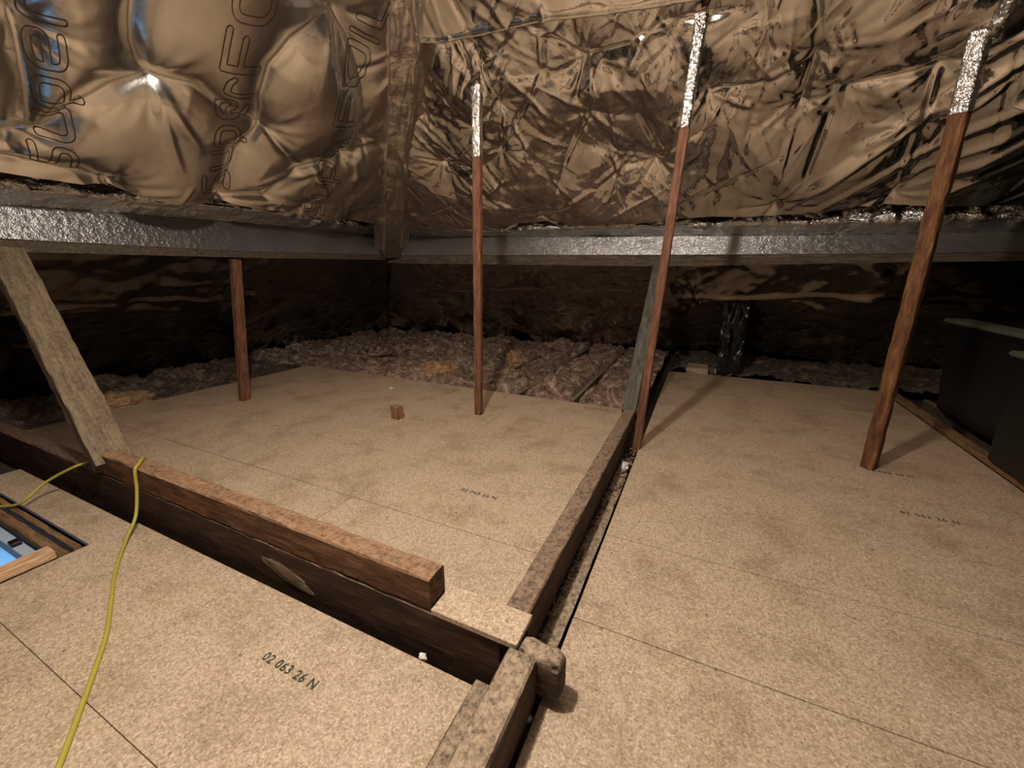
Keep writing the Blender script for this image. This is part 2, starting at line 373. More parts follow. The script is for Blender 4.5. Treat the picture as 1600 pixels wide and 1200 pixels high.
RP = [(-1.771, 4.975), (-0.985, 5.151), (-1.941, 4.522), (-2.701, 4.401), (-1.822, 3.544), (-1.026, 4.736), (-0.374, 5.161), (-0.152, 4.747), (0.464, 4.897), (0.456, 4.579), (0.489, 3.59), (1.33, 3.562), (0.69, 4.613), (1.134, 4.71), (1.134, 4.326), (-1.809, 5.426), (-2.599, 4.955), (-0.545, 4.136), (-2.384, 5.326), (-2.148, 4.749), (2.0, 4.5), (1.8, 5.1)]
RC = [[(-2.384, 5.326), (-2.242, 5.078), (-2.116, 4.744)], [(-1.946, 5.586), (-1.906, 5.232), (-1.774, 4.69)],
 [(-1.799, 5.446), (-1.771, 4.975), (-1.65, 4.394), (-1.474, 3.793)], [(-1.297, 5.063), (-1.011, 4.505), (-0.793, 3.899)],
 [(-1.269, 5.416), (-1.32, 5.164), (-1.5, 4.943), (-1.941, 4.522)], [(-0.847, 5.069), (-0.647, 4.682), (-0.514, 4.236)],
 [(-1.822, 3.544), (-2.369, 3.976), (-2.701, 4.401)], [(-1.822, 3.544), (-1.137, 3.936), (-0.408, 4.472), (-0.152, 4.747)],
 [(0.464, 4.897), (0.216, 4.77), (-0.151, 4.733)], [(0.464, 4.897), (0.465, 4.539), (0.456, 3.687)],
 [(0.517, 5.089), (0.666, 4.805), (0.664, 4.455), (0.649, 3.882), (0.489, 3.59)],
 [(1.33, 3.562), (1.344, 3.978), (1.395, 4.329), (1.536, 4.628)],
 [(-0.151, 4.733), (0.254, 4.551), (0.69, 4.613), (1.134, 4.71)], [(-0.985, 5.151), (-0.653, 5.201), (-0.375, 5.255), (-0.038, 5.25)],
 [(-0.985, 5.151), (-1.212, 5.362), (-1.337, 5.431)], [(-0.985, 5.151), (-1.132, 4.876), (-1.026, 4.736), (-1.406, 4.21)],
 [(-2.701, 4.401), (-2.82, 4.856), (-2.384, 5.326)], [(1.134, 4.71), (1.207, 4.314), (1.33, 3.562)],
 [(-0.545, 4.136), (-0.167, 4.434)], [(-1.941, 4.522), (-2.357, 4.331), (-2.701, 4.401)]]

def sheet_obj(name, sh, P, v0, v1, ufun, flip, mat, step, extra=None):
    """mesh of the sheet between v0 and v1; ufun(v) gives its two ends along u"""
    nv = int((v1 - v0) / step); a0, a1 = ufun((v0 + v1) / 2); nu = int(abs(a1 - a0) / step)
    v = np.linspace(v0, v1, nv)[:, None] * np.ones((1, nu)); s_ = np.linspace(0, 1, nu)[None, :]
    ua, ub = ufun(v); u = ua + (ub - ua) * s_
    h = sh.at(u, v)
    if extra is not None: h = h + extra(u, v)
    me = mesh_np(name, P(u, v, h).reshape(-1, 3), grid_quads(nu, nv, flip))
    return link(name, me, mat)

# ---- structure: roof planes behind the foil, floor base, end wall
def poly_struct(name, verts, faces, mat):
    me = bpy.data.meshes.new(name); me.from_pydata(verts, [], faces); me.update()
    o = link(name, me, mat); o['kind'] = 'structure'; return o
d = RIDGE_D; zr = S * d; o_ = 0.50
yb = YE - 2 * d
poly_struct('ceiling', [(XE - o_, YE + o_, 0), (4.6, YE + o_, 0), (4.6, YE - d, zr + o_), (XE + d, YE - d, zr + o_), (XE - o_, yb - o_, 0), (4.6, yb - o_, 0),
    (XE - o_, YE + o_, -.3), (4.6, YE + o_, -.3), (XE - o_, yb - o_, -.3), (4.6, yb - o_, -.3)],
    [(0, 1, 2, 3), (0, 3, 4), (3, 2, 5, 4), (0, 6, 7, 1), (0, 4, 8, 6), (4, 5, 9, 8)], M['slate'])
poly_struct('wall_right', [(4.6, YE + o_, -.3), (4.6, yb - o_, -.3), (4.6, yb - o_, 0), (4.6, YE - d, zr + o_), (4.6, YE + o_, 0)], [(0, 1, 2, 3, 4)], M['slate'])
# the slope behind the viewer, foil lined too
bs = Sheet(XE, 4.6, 0, 6.9, 0.05); bs.tin(0.35, 0.03, 91)
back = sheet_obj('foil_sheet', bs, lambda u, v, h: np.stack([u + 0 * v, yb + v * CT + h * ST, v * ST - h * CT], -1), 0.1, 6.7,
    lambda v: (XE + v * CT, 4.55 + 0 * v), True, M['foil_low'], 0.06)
tag(back, 'foil sheet lining the roof slope behind the viewpoint', 'foil sheet')

# ---- upper left sheet
shL = Sheet(-3.6, 5.9, 3.0, 6.85, 0.012)
D = shL.dist(LC, 0.6); Dp = np.full_like(D, 9.0)
for c in LP: Dp = np.minimum(Dp, np.hypot(shL.U - c[0], shL.V - c[1]))
rightness = np.clip((shL.U - 2.6) / 1.0, 0, 1)
shL.H += 0.115 * (1 - np.exp(-D / 0.13)) * (1 - .45 * rightness) + 0.03 * (1 - np.exp(-Dp / 0.22))
shL.H += 0.035 * fbm(shL.U, shL.V, 1.5, 5, 2)
shL.tin(0.30, 0.010, 21, 0.25 + rightness); shL.tin(0.13, 0.006, 22, 0.06 + rightness * np.clip(shL.V * 0 + 1, 0, 1)); shL.tin(0.055, 0.0024, 23, 0.04 + rightness)
for i, c in enumerate(LP): shL.star(c, 0.40 if c[0] < 3 else .3, 0.010, 5, 100 + i)
for i, L in enumerate(LC):
    for a, b in zip(L[:-1], L[1:]): pass
g = np.random.default_rng(4)
for i in range(90):
    c = np.array([g.uniform(2.7, 5.0), g.uniform(3.2, 5.9)]); a = g.uniform(1.0, 2.2) + (g.random() < .3) * 1.2; l = g.uniform(.15, .6)
    shL.ridge(c, c + l * np.array([math.cos(a), math.sin(a)]), g.uniform(-.018, .018), g.uniform(.02, .05), g.uniform(-.6, .6))
for i in range(26):                                            # tension folds above the purlin
    u = g.uniform(0.4, 5); c = np.array([u, 3.5 + g.uniform(0, .1)]); a = g.uniform(.1, 3.0); l = g.uniform(.15, .45)
    shL.ridge(c, c + l * np.array([math.cos(a), math.sin(a) * .8]), g.uniform(-.012, .016), g.uniform(.02, .04), g.uniform(-.6, .6))
for a, b in (((3.17, 3.734), (2.42, 3.645)), ((3.201, 4.35), (2.5, 3.72)), ((3.1, 4.3), (2.55, 3.85)), ((2.9, 4.2), (2.423, 4.44)), ((2.423, 4.44), (2.75, 4.28)), ((2.0, 3.9), (1.682, 4.50)), ((2.1, 4.1), (1.72, 4.5))):
    shL.ridge(a, b, 0.022, 0.05, .4)
hem = lambda u: 3.50 + 0.05 * np.clip(1 - abs(u - 2.0), 0, 1) * 0
shL.blur(1)
fl = sheet_obj('foil_sheet', shL, PL, 3.60, 6.78, lambda v: (-3.4 + 0 * v, YE - v * CT - 0.02), False, M['foil_l'], 0.0135)
tag(fl, 'bronze quilted foil insulation sheet with outlined lettering above the left purlin', 'foil sheet')

# ---- upper right sheet and the overlapping top sheet
shR = Sheet(-5.3, 4.8, 2.9, 6.9, 0.010)
Dp = np.full_like(shR.H, 9.0)
for c in RP: Dp = np.minimum(Dp, np.hypot(shR.U - c[0], shR.V - c[1]))
Dc = shR.dist(RC, 0.5)
crump = np.clip((0.3 - shR.U) / 0.9, 0.0, 1) * .75 + .25
crump *= .75 + .5 * np.clip(fbm(shR.U, shR.V, 1.8, 31, 2), -.5, .6)
shR.H += 0.055 * (1 - np.exp(-(Dp / 0.30) ** 1.0)) + 0.022 * (1 - np.exp(-Dc / 0.10))
shR.tin(0.48, 0.034, 41); shR.tin(0.21, 0.012, 42, crump); shR.tin(0.09, 0.0032, 43, crump); shR.tin(0.04, 0.0009, 44, crump)
for i, c in enumerate(RP): shR.star(c, 0.50, 0.0075, 6, 200 + i)
g = np.random.default_rng(14)
for L in RC:
    for a, b in zip(L[:-1], L[1:]): shR.ridge(a, b, g.uniform(.016, .03) * g.choice([1, 1, -1]), g.uniform(.022, .045), g.uniform(-.5, .5))
for i in range(170):
    c = np.array([g.uniform(-4.3, 0.2), g.uniform(3.4, 5.9)]); a = g.choice([1.9, 2.1, 1.2, 0.6, 1.6]) + g.normal() * .25; l = g.uniform(.25, 1.1)
    shR.ridge(c, c + l * np.array([math.cos(a), math.sin(a)]), g.uniform(-.016, .02), g.uniform(.015, .04), g.uniform(-.6, .6))
for i in range(240):                                           # fine taut lines
    c = np.array([g.uniform(-4.5, 0.6), g.uniform(3.4, 5.9)]); a = g.choice([1.95, 2.15, 1.25, .7, 2.4]) + g.normal() * .2; l = g.uniform(.2, .9)
    shR.ridge(c, c + l * np.array([math.cos(a), math.sin(a)]), g.uniform(.003, .010), g.uniform(.010, .018), g.uniform(-.5, .5))
for i in range(70):
    c = np.array([g.uniform(0.1, 3.5), g.uniform(3.4, 5.9)]); a = g.choice([1.75, 1.5, 0.75, .55]) + g.normal() * .12; l = g.uniform(.3, 1.1)
    shR.ridge(c, c + l * np.array([math.cos(a), math.sin(a)]), g.uniform(-.016, .016), g.uniform(.015, .035), g.uniform(-.6, .6))
# deep diagonal folds towards the right-hand post
for k_, (a, b) in enumerate([((0.55, 3.5), (1.75, 5.0)), ((0.8, 3.45), (2.0, 4.8)), ((1.05, 3.5), (2.3, 4.8)), ((1.3, 3.5), (2.6, 4.9)), ((1.6, 3.55), (2.9, 5.0)), ((1.2, 4.6), (2.4, 5.9)), ((1.55, 4.5), (2.8, 5.8)), ((1.05, 4.9), (1.3, 6.0)), ((0.9, 4.1), (1.5, 4.7))]):
    shR.ridge(a, b, g.uniform(.025, .055), g.uniform(.05, .10), 0.4 * (-1) ** k_)
# the foil is drawn down around the three posts
for (u, v) in ((-1.93, 5.03), (-0.24, 5.03), (1.25, 4.95)):
    rr = np.hypot(shR.U - u, (shR.V - v)); shR.H += 0.10 * np.exp(-(rr / 0.11) ** 1.2)
shR.blur(1)
fr = sheet_obj('foil_sheet', shR, PR, 3.46, 6.0, lambda v: (XE + v * CT + 0.02, 4.55 + 0 * v), True, M['foil_r'], 0.0112)
tag(fr, 'creased bronze foil insulation sheet above the far purlin, right of the hip', 'foil sheet')
fu = np.array([-2.9, -2.366, -2.264, -2.042, -1.672, -1.181, -0.597, -0.05, 0.676, 4.6]); fv = np.array([5.9, 5.72, 5.591, 5.521, 5.484, 5.474, 5.396, 5.351, 5.46, 6.1])
shT = Sheet(-3.6, 4.8, 5.2, 6.9, 0.014)
shT.H += 0.075 + 0.01; shT.tin(0.3, 0.012, 61); shT.tin(.1, .003, 62)
g = np.random.default_rng(77)
for i in range(46):
    c = np.array([g.uniform(-2.5, 1.5), 5.35 + g.uniform(0, .25)]); a = 1.9 + g.normal() * .25; l = g.uniform(.2, .5)
    shT.ridge(c, c + l * np.array([math.cos(a), math.sin(a)]), g.uniform(-.012, .014), g.uniform(.012, .03))
shT.blur(1)
def top_sheet():
    nu, nv = 560, 95; u = np.linspace(0, 1, nu)[None, :] * np.ones((nv, 1)); t = np.linspace(0, 1, nv)[:, None] * np.ones((1, nu))
    ulo = -2.9 + u * (4.5 + 2.9); vlo = np.interp(ulo, fu, fv); v = vlo + t * (6.78 - vlo)
    uhip = XE + v * CT + .02; uu = np.maximum(ulo, uhip)
    h = shT.at(uu, v) + 0.035 * np.exp(-(v - vlo) / 0.03)
    h = np.where(t < 0.004, h - 0.05, h)
    return mesh_np('foil_sheet', PR(uu, v, h).reshape(-1, 3), grid_quads(nu, nv, True))
tag(link('foil_sheet', top_sheet(), M['foil_r']), 'upper bronze foil sheet lapping over the creased sheet along a drooping dark edge', 'foil sheet')

# ---- lower sheets, between purlins and eaves
def low_sheet(seed, u0, u1, strap):
    s = Sheet(u0, u1, 0, 3.2, 0.02); s.tin(.5, .03, seed); s.tin(.2, .014, seed + 1); s.tin(.08, .004, seed + 2)
    g = np.random.default_rng(seed)
    for i in range(90):
        c = np.array([g.uniform(u0, u1), g.uniform(.3, 3.0)]); a = g.normal() * .35 + g.choice([0, 0, 1.5]); l = g.uniform(.3, 1.2)
        s.ridge(c, c + l * np.array([math.cos(a), math.sin(a)]), g.uniform(-.03, .03), g.uniform(.03, .07), g.uniform(-.5, .5))
    s.ridge((u0 - 3, strap), (u1 + 3, strap + .03), 0.05, 0.035, 0)
    for i in range(8): s.star((g.uniform(u0, u1), g.uniform(2.2, 2.9)), .5, .018, 5, seed + 20 + i)
    s.blur(1); return s
sL2 = low_sheet(300, -3.6, 7.7, 1.9); sR2 = low_sheet(340, -7, 4.8, 1.9)
tag(sheet_obj('foil_sheet', sL2, PL, 0.02, 2.83, lambda v: (-3.4 + 0 * v, YE - v * CT - .01), False, M['foil_low_l'], .024), 'shade-darkened foil sheet below the left purlin, running down to the eaves', 'foil sheet')
tag(sheet_obj('foil_sheet', sR2, PR, 0.02, 2.68, lambda v: (XE + v * CT + .01, 4.55 + 0 * v), True, M['foil_low'], .024), 'shade-darkened foil sheet below the far purlin with a thin bright horizontal crease', 'foil sheet')

# ---- outlined lettering printed on the left sheet
LET = {
 'S': [[(.76, .93), (.26, .93), (.12, .84), (.12, .64), (.24, .54), (.64, .50), (.76, .40), (.76, .20), (.62, .09), (.10, .09)]],
 'u': [[(.12, .72), (.12, .22), (.24, .09), (.76, .09)], [(.76, .09), (.76, .72)]],
 'p': [[(.12, -.26), (.12, .70), (.62, .70), (.76, .58), (.76, .22), (.62, .09), (.12, .09)]],
 'e': [[(.12, .40), (.76, .40), (.76, .58), (.64, .70), (.24, .70), (.12, .58), (.12, .22), (.24, .09), (.72, .09)]],
 'r': [[(.12, .02), (.12, .70), (.50, .70), (.62, .60)]],
 'F': [[(.12, .0), (.12, .93), (.80, .93)], [(.12, .52), (.68, .52)]],
 'O': [[(.28, .09), (.62, .09), (.78, .22), (.78, .80), (.62, .93), (.28, .93), (.12, .80), (.12, .22), (.28, .09)]],
 'I': [[(.12, .0), (.12, .95)]],
 'L': [[(.12, .95), (.12, .09), (.70, .09)]]}
XS = {'F': 1.5, 'O': 1.5, 'L': 1.4}
ADV = {'r': .74, 'I': .40, 'F': 1.36, 'O': 1.42, 'L': 1.2}
def letter_segments(ch):
    st = 0.02; xs = np.arange(-.2, 1.1, st); ys = np.arange(-.5, 1.2, st); X, Y = np.meshgrid(xs, ys); D = np.full_like(X, 9.)
    for pl in LET[ch]:
        for _ in range(2):
            q = [pl[0]]
            for a, b in zip(pl[:-1], pl[1:]):
                if ch in 'FIL':
                    q.append(b); continue
                l = math.hypot(b[0] - a[0], b[1] - a[1]); f = min(.25, .06 / l)
                q += [(a[0] + (b[0] - a[0]) * f, a[1] + (b[1] - a[1]) * f), (b[0] - (b[0] - a[0]) * f, b[1] - (b[1] - a[1]) * f)]
            pl = q if ch in 'FIL' else q + [pl[-1]]
        for a, b in zip(pl[:-1], pl[1:]):
            dx, dy = b[0] - a[0], b[1] - a[1]; t = np.clip(((X - a[0]) * dx + (Y - a[1]) * dy) / (dx * dx + dy * dy), 0, 1)
            D = np.minimum(D, np.hypot(X - a[0] - t * dx, Y - a[1] - t * dy))
    D -= 0.074; segs = []
    for j in range(len(ys) - 1):
        for i in range(len(xs) - 1):
            q = [D[j, i], D[j, i + 1], D[j + 1, i + 1], D[j + 1, i]]
            if (min(q) > 0) or (max(q) <= 0): continue
            cs = [(xs[i], ys[j]), (xs[i + 1], ys[j]), (xs[i + 1], ys[j + 1]), (xs[i], ys[j + 1])]; hit = []
            for k in range(4):
                a, b = q[k], q[(k + 1) % 4]
                if (a > 0) != (b > 0):
                    t = a / (a - b); hit.append((cs[k][0] + t * (cs[(k + 1) % 4][0] - cs[k][0]), cs[k][1] + t * (cs[(k + 1) % 4][1] - cs[k][1])))
            for k in range(0, len(hit) - 1, 2): segs.append((hit[k], hit[k + 1]))
    return segs
SEG = {c: letter_segments(c) for c in LET}
def lettering(text, b0, b1, c0, c1, total, lw=0.0028):
    """baseline b0..b1 and cap line c0..c1 in slope coordinates"""
    b0, b1, c0, c1 = [np.array(q, float) for q in (b0, b1, c0, c1)]; W = sum(ADV.get(c, .94) for c in text); x = 0; A = []; B = []
    def mp(px, py):
        t = px / total; lo = b0 + (b1 - b0) * t; hi = c0 + (c1 - c0) * t; return lo + (hi - lo) * py
    for ch in text:
        for a, b in SEG[ch]: q = XS.get(ch, 1); A.append(mp(x + a[0] * q, a[1])); B.append(mp(x + b[0] * q, b[1]))
        x += ADV.get(ch, .94)
    A = np.array(A); B = np.array(B); d = B - A; L = np.hypot(d[:, 0], d[:, 1])[:, None] + 1e-9; d /= L; n = np.stack([-d[:, 1], d[:, 0]], -1) * lw; e = d * lw * .5
    Q = np.stack([A - n - e, B - n + e, B + n + e, A + n - e], 1).reshape(-1, 2)
    h = shL.at(Q[:, 0], Q[:, 1]); h = h.reshape(-1, 4); h = np.maximum(h, h.mean(1)[:, None]).ravel() + 0.0022
    V = PL(Q[:, 0], Q[:, 1], h)
    me = mesh_np('lettering', V, np.arange(len(V)).reshape(-1, 4)); o = link('lettering', me, M['ink'], fl); return o
lettering('Super', (1.470, 3.70), (1.205, 4.88), (1.255, 3.68), (1.05, 4.76), 4.5)
lettering('SuperFOIL', (2.450, 3.72), (1.90, 5.95), (2.19, 3.70), (1.68, 5.85), 8.88)
lettering('SuperFOIL', (3.450, 3.64), (2.66, 5.86), (3.18, 3.64), (2.49, 5.80), 8.88)

# ------------------------------------------------------------------ purlins
def purlin2(name, a, b, ks, zb, zs, zt, axis, label, seed):
    """a..b along the axis; zb, zs, zt = heights of bottom, foil start and foil top at both ends"""
    if axis == 'y': X = -4.55; mk = lambda s, o, z: (X - o, s, z)
    else: Y = 5.15; mk = lambda s, o, z: (s, Y + o, z)
    L = b - a; n = int(L / .035); r = np.random.default_rng(seed)
    root = bpy.data.objects.new(name, None); root.location = mk((a + b) / 2, 0, (zb[0] + zb[1]) / 2); COL.objects.link(root); bpy.context.view_layer.update()
    def strip(nm, prof, mat, cap, jit):
        V = []; k = None
        wob = np.cumsum(r.normal(size=(n + 1, 24)), 0); wob = wob - np.linspace(0, 1, n + 1)[:, None] * wob[-1]; wob /= np.abs(wob).max() + 1e-6
        for i in range(n + 1):
            t = i / n; P = prof(t); k = len(P)
            for j, (o, z, q) in enumerate(P):
                V.append(Vector(mk(a + L * t, o + q * (wob[i, j] * .6 + r.normal() * .35), z + q * r.normal() * .5)) - root.location)
        F = [(i * k + j, (i + 1) * k + j, (i + 1) * k + (j + 1) % k, i * k + (j + 1) % k) for i in range(n) for j in range(k if cap else k - 1)]
        if cap: F += [tuple(range(k)), tuple(n * k + j for j in range(k))[::-1]]
        me = bpy.data.meshes.new(nm); me.from_pydata(V, [], F); me.update()
        bm = bmesh.new(); bm.from_mesh(me); bmesh.ops.recalc_face_normals(bm, faces=bm.faces[:]); bm.to_mesh(me); bm.free()
        if not cap: smooth(me)
        return link(nm, me, mat, root)
    lp = lambda q, t: float(np.interp(a + L * t, ks, q))
    strip('timber_beam', lambda t: [(0.035, lp(zb, t), .001), (.014, lp(zs, t) - .002, .0005), (0.045, lp(zt, t) - .012, .0005), (.12, lp(zt, t) - .01, .001), (.14, lp(zb, t) + .03, .001)], M['grey_beam'], True, 0)
    def fp(t):
        s, h = lp(zs, t), lp(zt, t); H = h - s
        return [(0.008, s - .004, .0), (-0.001, s, .0005), (0.0, s + .004, .0008)] + [(.100 * H * f, s + H * f, .0018) for f in (.15, .3, .45, .6, .75, .9)] + [(.104 * H, h - .006, .003), (.034, h, .004), (.05, h + .012, .004)]
    strip('foil_tape', fp, M['foil_tape'], False, 0)['label'] = 'silver foil tape over the upper face'
    root['label'] = label; root['category'] = 'purlin'; return root
KL = (-3.3, 1.2, 3.0, 4.9); ZTL = (1.80, 1.845, 1.885, 1.885); ZLL = (1.88, 1.935, 1.99, 1.96)
KR = (-4.6, -4.1, -.45, 1.6, 4.5); ZTR = (1.87, 1.865, 1.77, 1.712, 1.69); ZLR = (1.94, 1.935, 1.831, 1.80, 1.78)
purlin2('purlin', -3.3, 5.20, KL, (1.50, 1.526, 1.526, 1.543), (1.60, 1.613, 1.59, 1.617), ZTL, 'y', 'foil-taped purlin along the left slope, resting on the diagonal brace', 1)
purlin2('purlin', -4.60, 4.5, KR, (1.50, 1.489, 1.428, 1.455, 1.47), (1.615, 1.609, 1.555, 1.536, 1.53), ZTR, 'x', 'long foil-taped purlin along the far slope, behind the three tall posts', 2)

def drape(a, b, axis, ks, ztop, zled, vhem, label, seed):
    """crumpled skirt of foil: a shallow ledge from the purlin's top edge, then an upright band tucked behind the sheet's hem"""
    n = int((b - a) / .014); k = 44; s = np.linspace(a, b, n)[None, :] * np.ones((k, 1)); t = np.linspace(0, 1, k)[:, None] * np.ones((1, n))
    zt = np.interp(s, ks, ztop); zl = np.interp(s, ks, zled); base = 4.55 if axis == 'y' else 5.15
    wob = .03 * fbm(s, 0 * s, 1.3, seed + 7, 3)
    o = np.interp(t, [0, .32, .40, .9, 1], [-.03, .16, .17, .13, .05]) + wob * (t > .2); zz = np.where(t < .32, zt + (zl + wob * .5 - zt) * (t / .32), zl + wob * .5 + (t - .32) / .68 * .30)
    bot = np.stack([-base + o, s, zz], -1) if axis == 'y' else np.stack([s, base - o, zz], -1)
    nrm = np.where((t < .34)[..., None], np.array([.2, 0, -1.0] if axis == 'y' else [0, -.2, -1.0]), np.array([1.0, 0, .1] if axis == 'y' else [0, -1.0, .1]))
    w = Sheet(a, b, 0, .6, .008); w.tin(.11, .018, seed); w.tin(.04, .005, seed + 1)
    g = np.random.default_rng(seed)
    for i in range(int((b - a) * 16)):
        c = np.array([g.uniform(a, b), g.uniform(.1, .3)]); an = g.uniform(.5, 2.6); l = g.uniform(.08, .35)
        w.ridge(c, c + l * np.array([math.cos(an), math.sin(an)]), g.uniform(-.012, .03), g.uniform(.006, .02))
    hh = w.at(s, t * .45) * np.clip(t / .12, 0, 1) * np.where(t < .32, .45, 1)
    Q = bot + nrm * hh[..., None]
    me = mesh_np('foil_skirt', Q.reshape(-1, 3), grid_quads(n, k, axis == 'x')); o = link('foil_skirt', me, M['foil_wrap'])
    return tag(o, label, 'foil skirt')
drape(-3.3, 5.0, 'y', KL, ZTL, ZLL, 3.40, 'crumpled bright foil skirt folded along the top of the left purlin', 501)
drape(-4.4, 4.5, 'x', KR, ZTR, ZLR, 3.26, 'crumpled bright foil skirt folded along the top of the far purlin', 521)

# ---- hip rafter wrapped in foil
def hip():
    E0 = Vector((XE, YE, 0)); dirv = Vector((1, -1, S)).normalized(); side = Vector((1, 1, 0)).normalized(); nn = dirv.cross(side); nn = nn if nn.z < 0 else -nn
    L0, L1 = 4.0, 8.35; n = 440; k = 40; s = np.linspace(L0, L1, n)[None, :] * np.ones((k, 1)); t = np.linspace(-1, 1, k)[:, None] * np.ones((1, n))
    w = Sheet(L0, L1, -.3, .3, .01); w.tin(.16, .006, 71); w.tin(.05, .002, 72)
    g = np.random.default_rng(9)
    for i in range(260):
        c = np.array([g.uniform(L0, L1), g.uniform(-.2, .2)]); an = g.normal() * .12; l = g.uniform(.3, 1.1)
        w.ridge(c, c + l * np.array([math.cos(an), math.sin(an)]), g.uniform(-.012, .02), g.uniform(.008, .022))
    h = w.at(s, t * .2)
    prof_o = np.interp(t, [-1, -.55, -.42, .42, .55, 1], [.02, .05, .17, .17, .05, .02]); prof_s = np.interp(t, [-1, -.55, -.42, .42, .55, 1], [-.24, -.125, -.11, .11, .125, .24])
    E = np.array(E0); Q = E + s[..., None] * np.array(dirv) + (prof_s)[..., None] * np.array(side) + (prof_o + h + .02)[..., None] * np.array(nn)
    me = mesh_np('hip_rafter', Q.reshape(-1, 3), grid_quads(n, k, True)); o = link('hip_rafter', me, M['foil_hip'])
    return tag(o, 'hip rafter wrapped in dull wrinkled foil, rising where the two roof slopes meet', 'rafter')
hip()

# ------------------------------------------------------------------ floor
def slab():
    bm = bmesh.new(); xs = (XE - .55, -4.3, -2.90, 4.65); yy = (yb - .55, .0, .67, YE + .55)
    for i in range(3):
        for j in range(3):
            if i == 1 and j == 1: continue
            c = bmesh.ops.create_cube(bm, size=1)
            for v in c['verts']: v.co = Vector((xs[i] + (v.co.x + .5) * (xs[i + 1] - xs[i]), yy[j] + (v.co.y + .5) * (yy[j + 1] - yy[j]), -.23 + v.co.z * .14))
    return bm_mesh(bm, 'floor')
floor = link('floor', slab(), M['plaster']); floor['kind'] = 'structure'
PAN = {}
def panel(x0, x1, y0, y1, z=0.0, g=.0016, name='chipboard_panel', skew=None):
    L, W = x1 - x0, y1 - y0
    g = .0011 if y0 < 1 else .0026
    bm = box_bm(x0 + g, x1 - g, y0 + g, y1 - g, z - .022, z, .0012)
    if skew:
        for v in bm.verts:
            if v.co.x < (x0 + x1) / 2: v.co.x += skew * (v.co.y - y0)
    o = link(name, bm_mesh(bm, name), M['chip'], floor)
    return o
panels = {}
# far field, rows of 0.6 m boards
rows = [(1.075, 1.63), (1.63, 2.235), (2.235, 2.84), (2.84, 3.45), (3.45, 4.07)]
cuts = [[-5.45, -1.9, -.545], [-5.43, -2.92, -.545], [-5.41, -2.92, -.545], [-5.38, -4.1, -1.72, -.545], [-5.36, -2.6, -.545]]
for (a, b), c in zip(rows, cuts):
    for x0, x1 in zip(c[:-1], c[1:]): panels[(round(a, 2), round(x0, 2))] = panel(x0, x1, a, b, skew=.03 if x0 < -5 else None)
ys = [-3.5, -2.9, -2.3, -1.7, -1.1, -.48, .125, .73, 1.33, 1.935, 2.49, 3.10, 3.71, 4.33, 4.94, 5.5, 6.0]
for a, b in zip(ys[:-1], ys[1:]): panels[('r', round(a, 2))] = panel(-.345, 2.02, a, b)
for a, b, x1 in ((.305, .905, -.577), (-.30, .305, -.577), (-.9, -.30, -.577), (-1.5, -.9, -.577), (-2.1, -1.5, -.577), (-2.7, -2.1, -.577), (-3.4, -2.7, -.577)):
    panels[('n', a)] = panel(-2.80, -.577 if a < .3 else -.577, a, b)
panels['h'] = panel(-4.4, -2.81, .695, .885, -.004)
for a, b in ((-3.4, -2.4), (-2.4, -1.2)): panel(-6.0, -2.81, a, b)
# joists under the boards
for x in (-6.4, -5.9, -5.3, -4.75, -4.2, -3.6, -3.0, -2.42, -1.85, -1.20, .05, .62, 1.2, 1.78, 2.4, 3.0, 3.6):
    o = timber('joist', (x, -3.3 if x > -.5 else 1.10, -.085), (x, 4.04 if x < -.5 else 5.9, -.085), .05, .12, M['grey_beam'], parent=None, seed=int(x * 50) % 97, wear=.003, step=.3)
    o.parent = floor
    if -2.9 < x < 0: timber('joist', (x, 4.09, -.055), (x, 7.3, -.055), .05, .12, M['grey_beam'], seed=int(x * 50) % 97, wear=.003, step=.3).parent = floor

def stamp(txt, x, y, ang, size, par, z=0.0008):
    cu = bpy.data.curves.new('stamp', 'FONT'); cu.body = txt; cu.size = size; cu.space_character = 1.15; cu.offset = .0012; cu.resolution_u = 2
    t = bpy.data.objects.new('stamp_tmp', cu); COL.objects.link(t); bpy.context.view_layer.update()
    me = bpy.data.meshes.new_from_object(t.evaluated_get(bpy.context.evaluated_depsgraph_get())); bpy.data.objects.remove(t)
    me.name = 'printed_code'; me.transform(Matrix.Translation((x, y, z)) @ Matrix.Rotation(ang, 4, 'Z')); me.materials.clear()
    o = link('printed_code', me, M['stamp'], par); o['label'] = 'dark stamped batch code'
stamp('02 063 26 N', -1.345, .655, 0.0, .047, panels[('n', .305)])
stamp('02 063 26 N', -1.31, 1.985, 0.0, .045, panels[(1.63, -2.92)])
stamp('02 063 26 N', 1.20, 3.455, 0.0, .045, panels[('r', 3.1)])
stamp('02 063 26 N', 1.20, 2.87, 0.0, .045, panels[('r', 2.49)])
stamp('02 063 26 N', -1.02, 3.93, 0.0, .045, panels[(3.45, -2.6)])

# ------------------------------------------------------------------ beams at floor level
o = timber('tie_beam', (-5.6, 1.003, .03), (-.50, 1.003, .03), .095, .30, M['dark_beam'], seed=3, wear=.005)
tag(o, 'dark rough tie beam standing between the near and far boards under the worn top timber', 'beam')
o = timber('top_timber', (-3.28, 1.003, .251), (-.781, 1.003, .251), .095, .142, M['top_beam'], seed=4, wear=.004)
tag(o, 'worn reddish brown timber lying on the dark tie beam, its sawn end free', 'beam')
pt = bmesh.new(); bmesh.ops.create_icosphere(pt, subdivisions=4, radius=1)
from mathutils import noise as _n
for v in pt.verts:
    q = v.co * (1 + .25 * _n.fractal(v.co * 1.3, 1, 2, 3)); v.co = Vector((q.x * .165 + 5.6 - 1.59, q.y * .004 - .0475, q.z * .042 + .012 - .03 * q.x))
po = link('mortar_patch', bm_mesh(pt, 'mortar_patch', True), M['patch'], bpy.data.objects['tie_beam']); po['label'] = 'pale dusty worn patch'
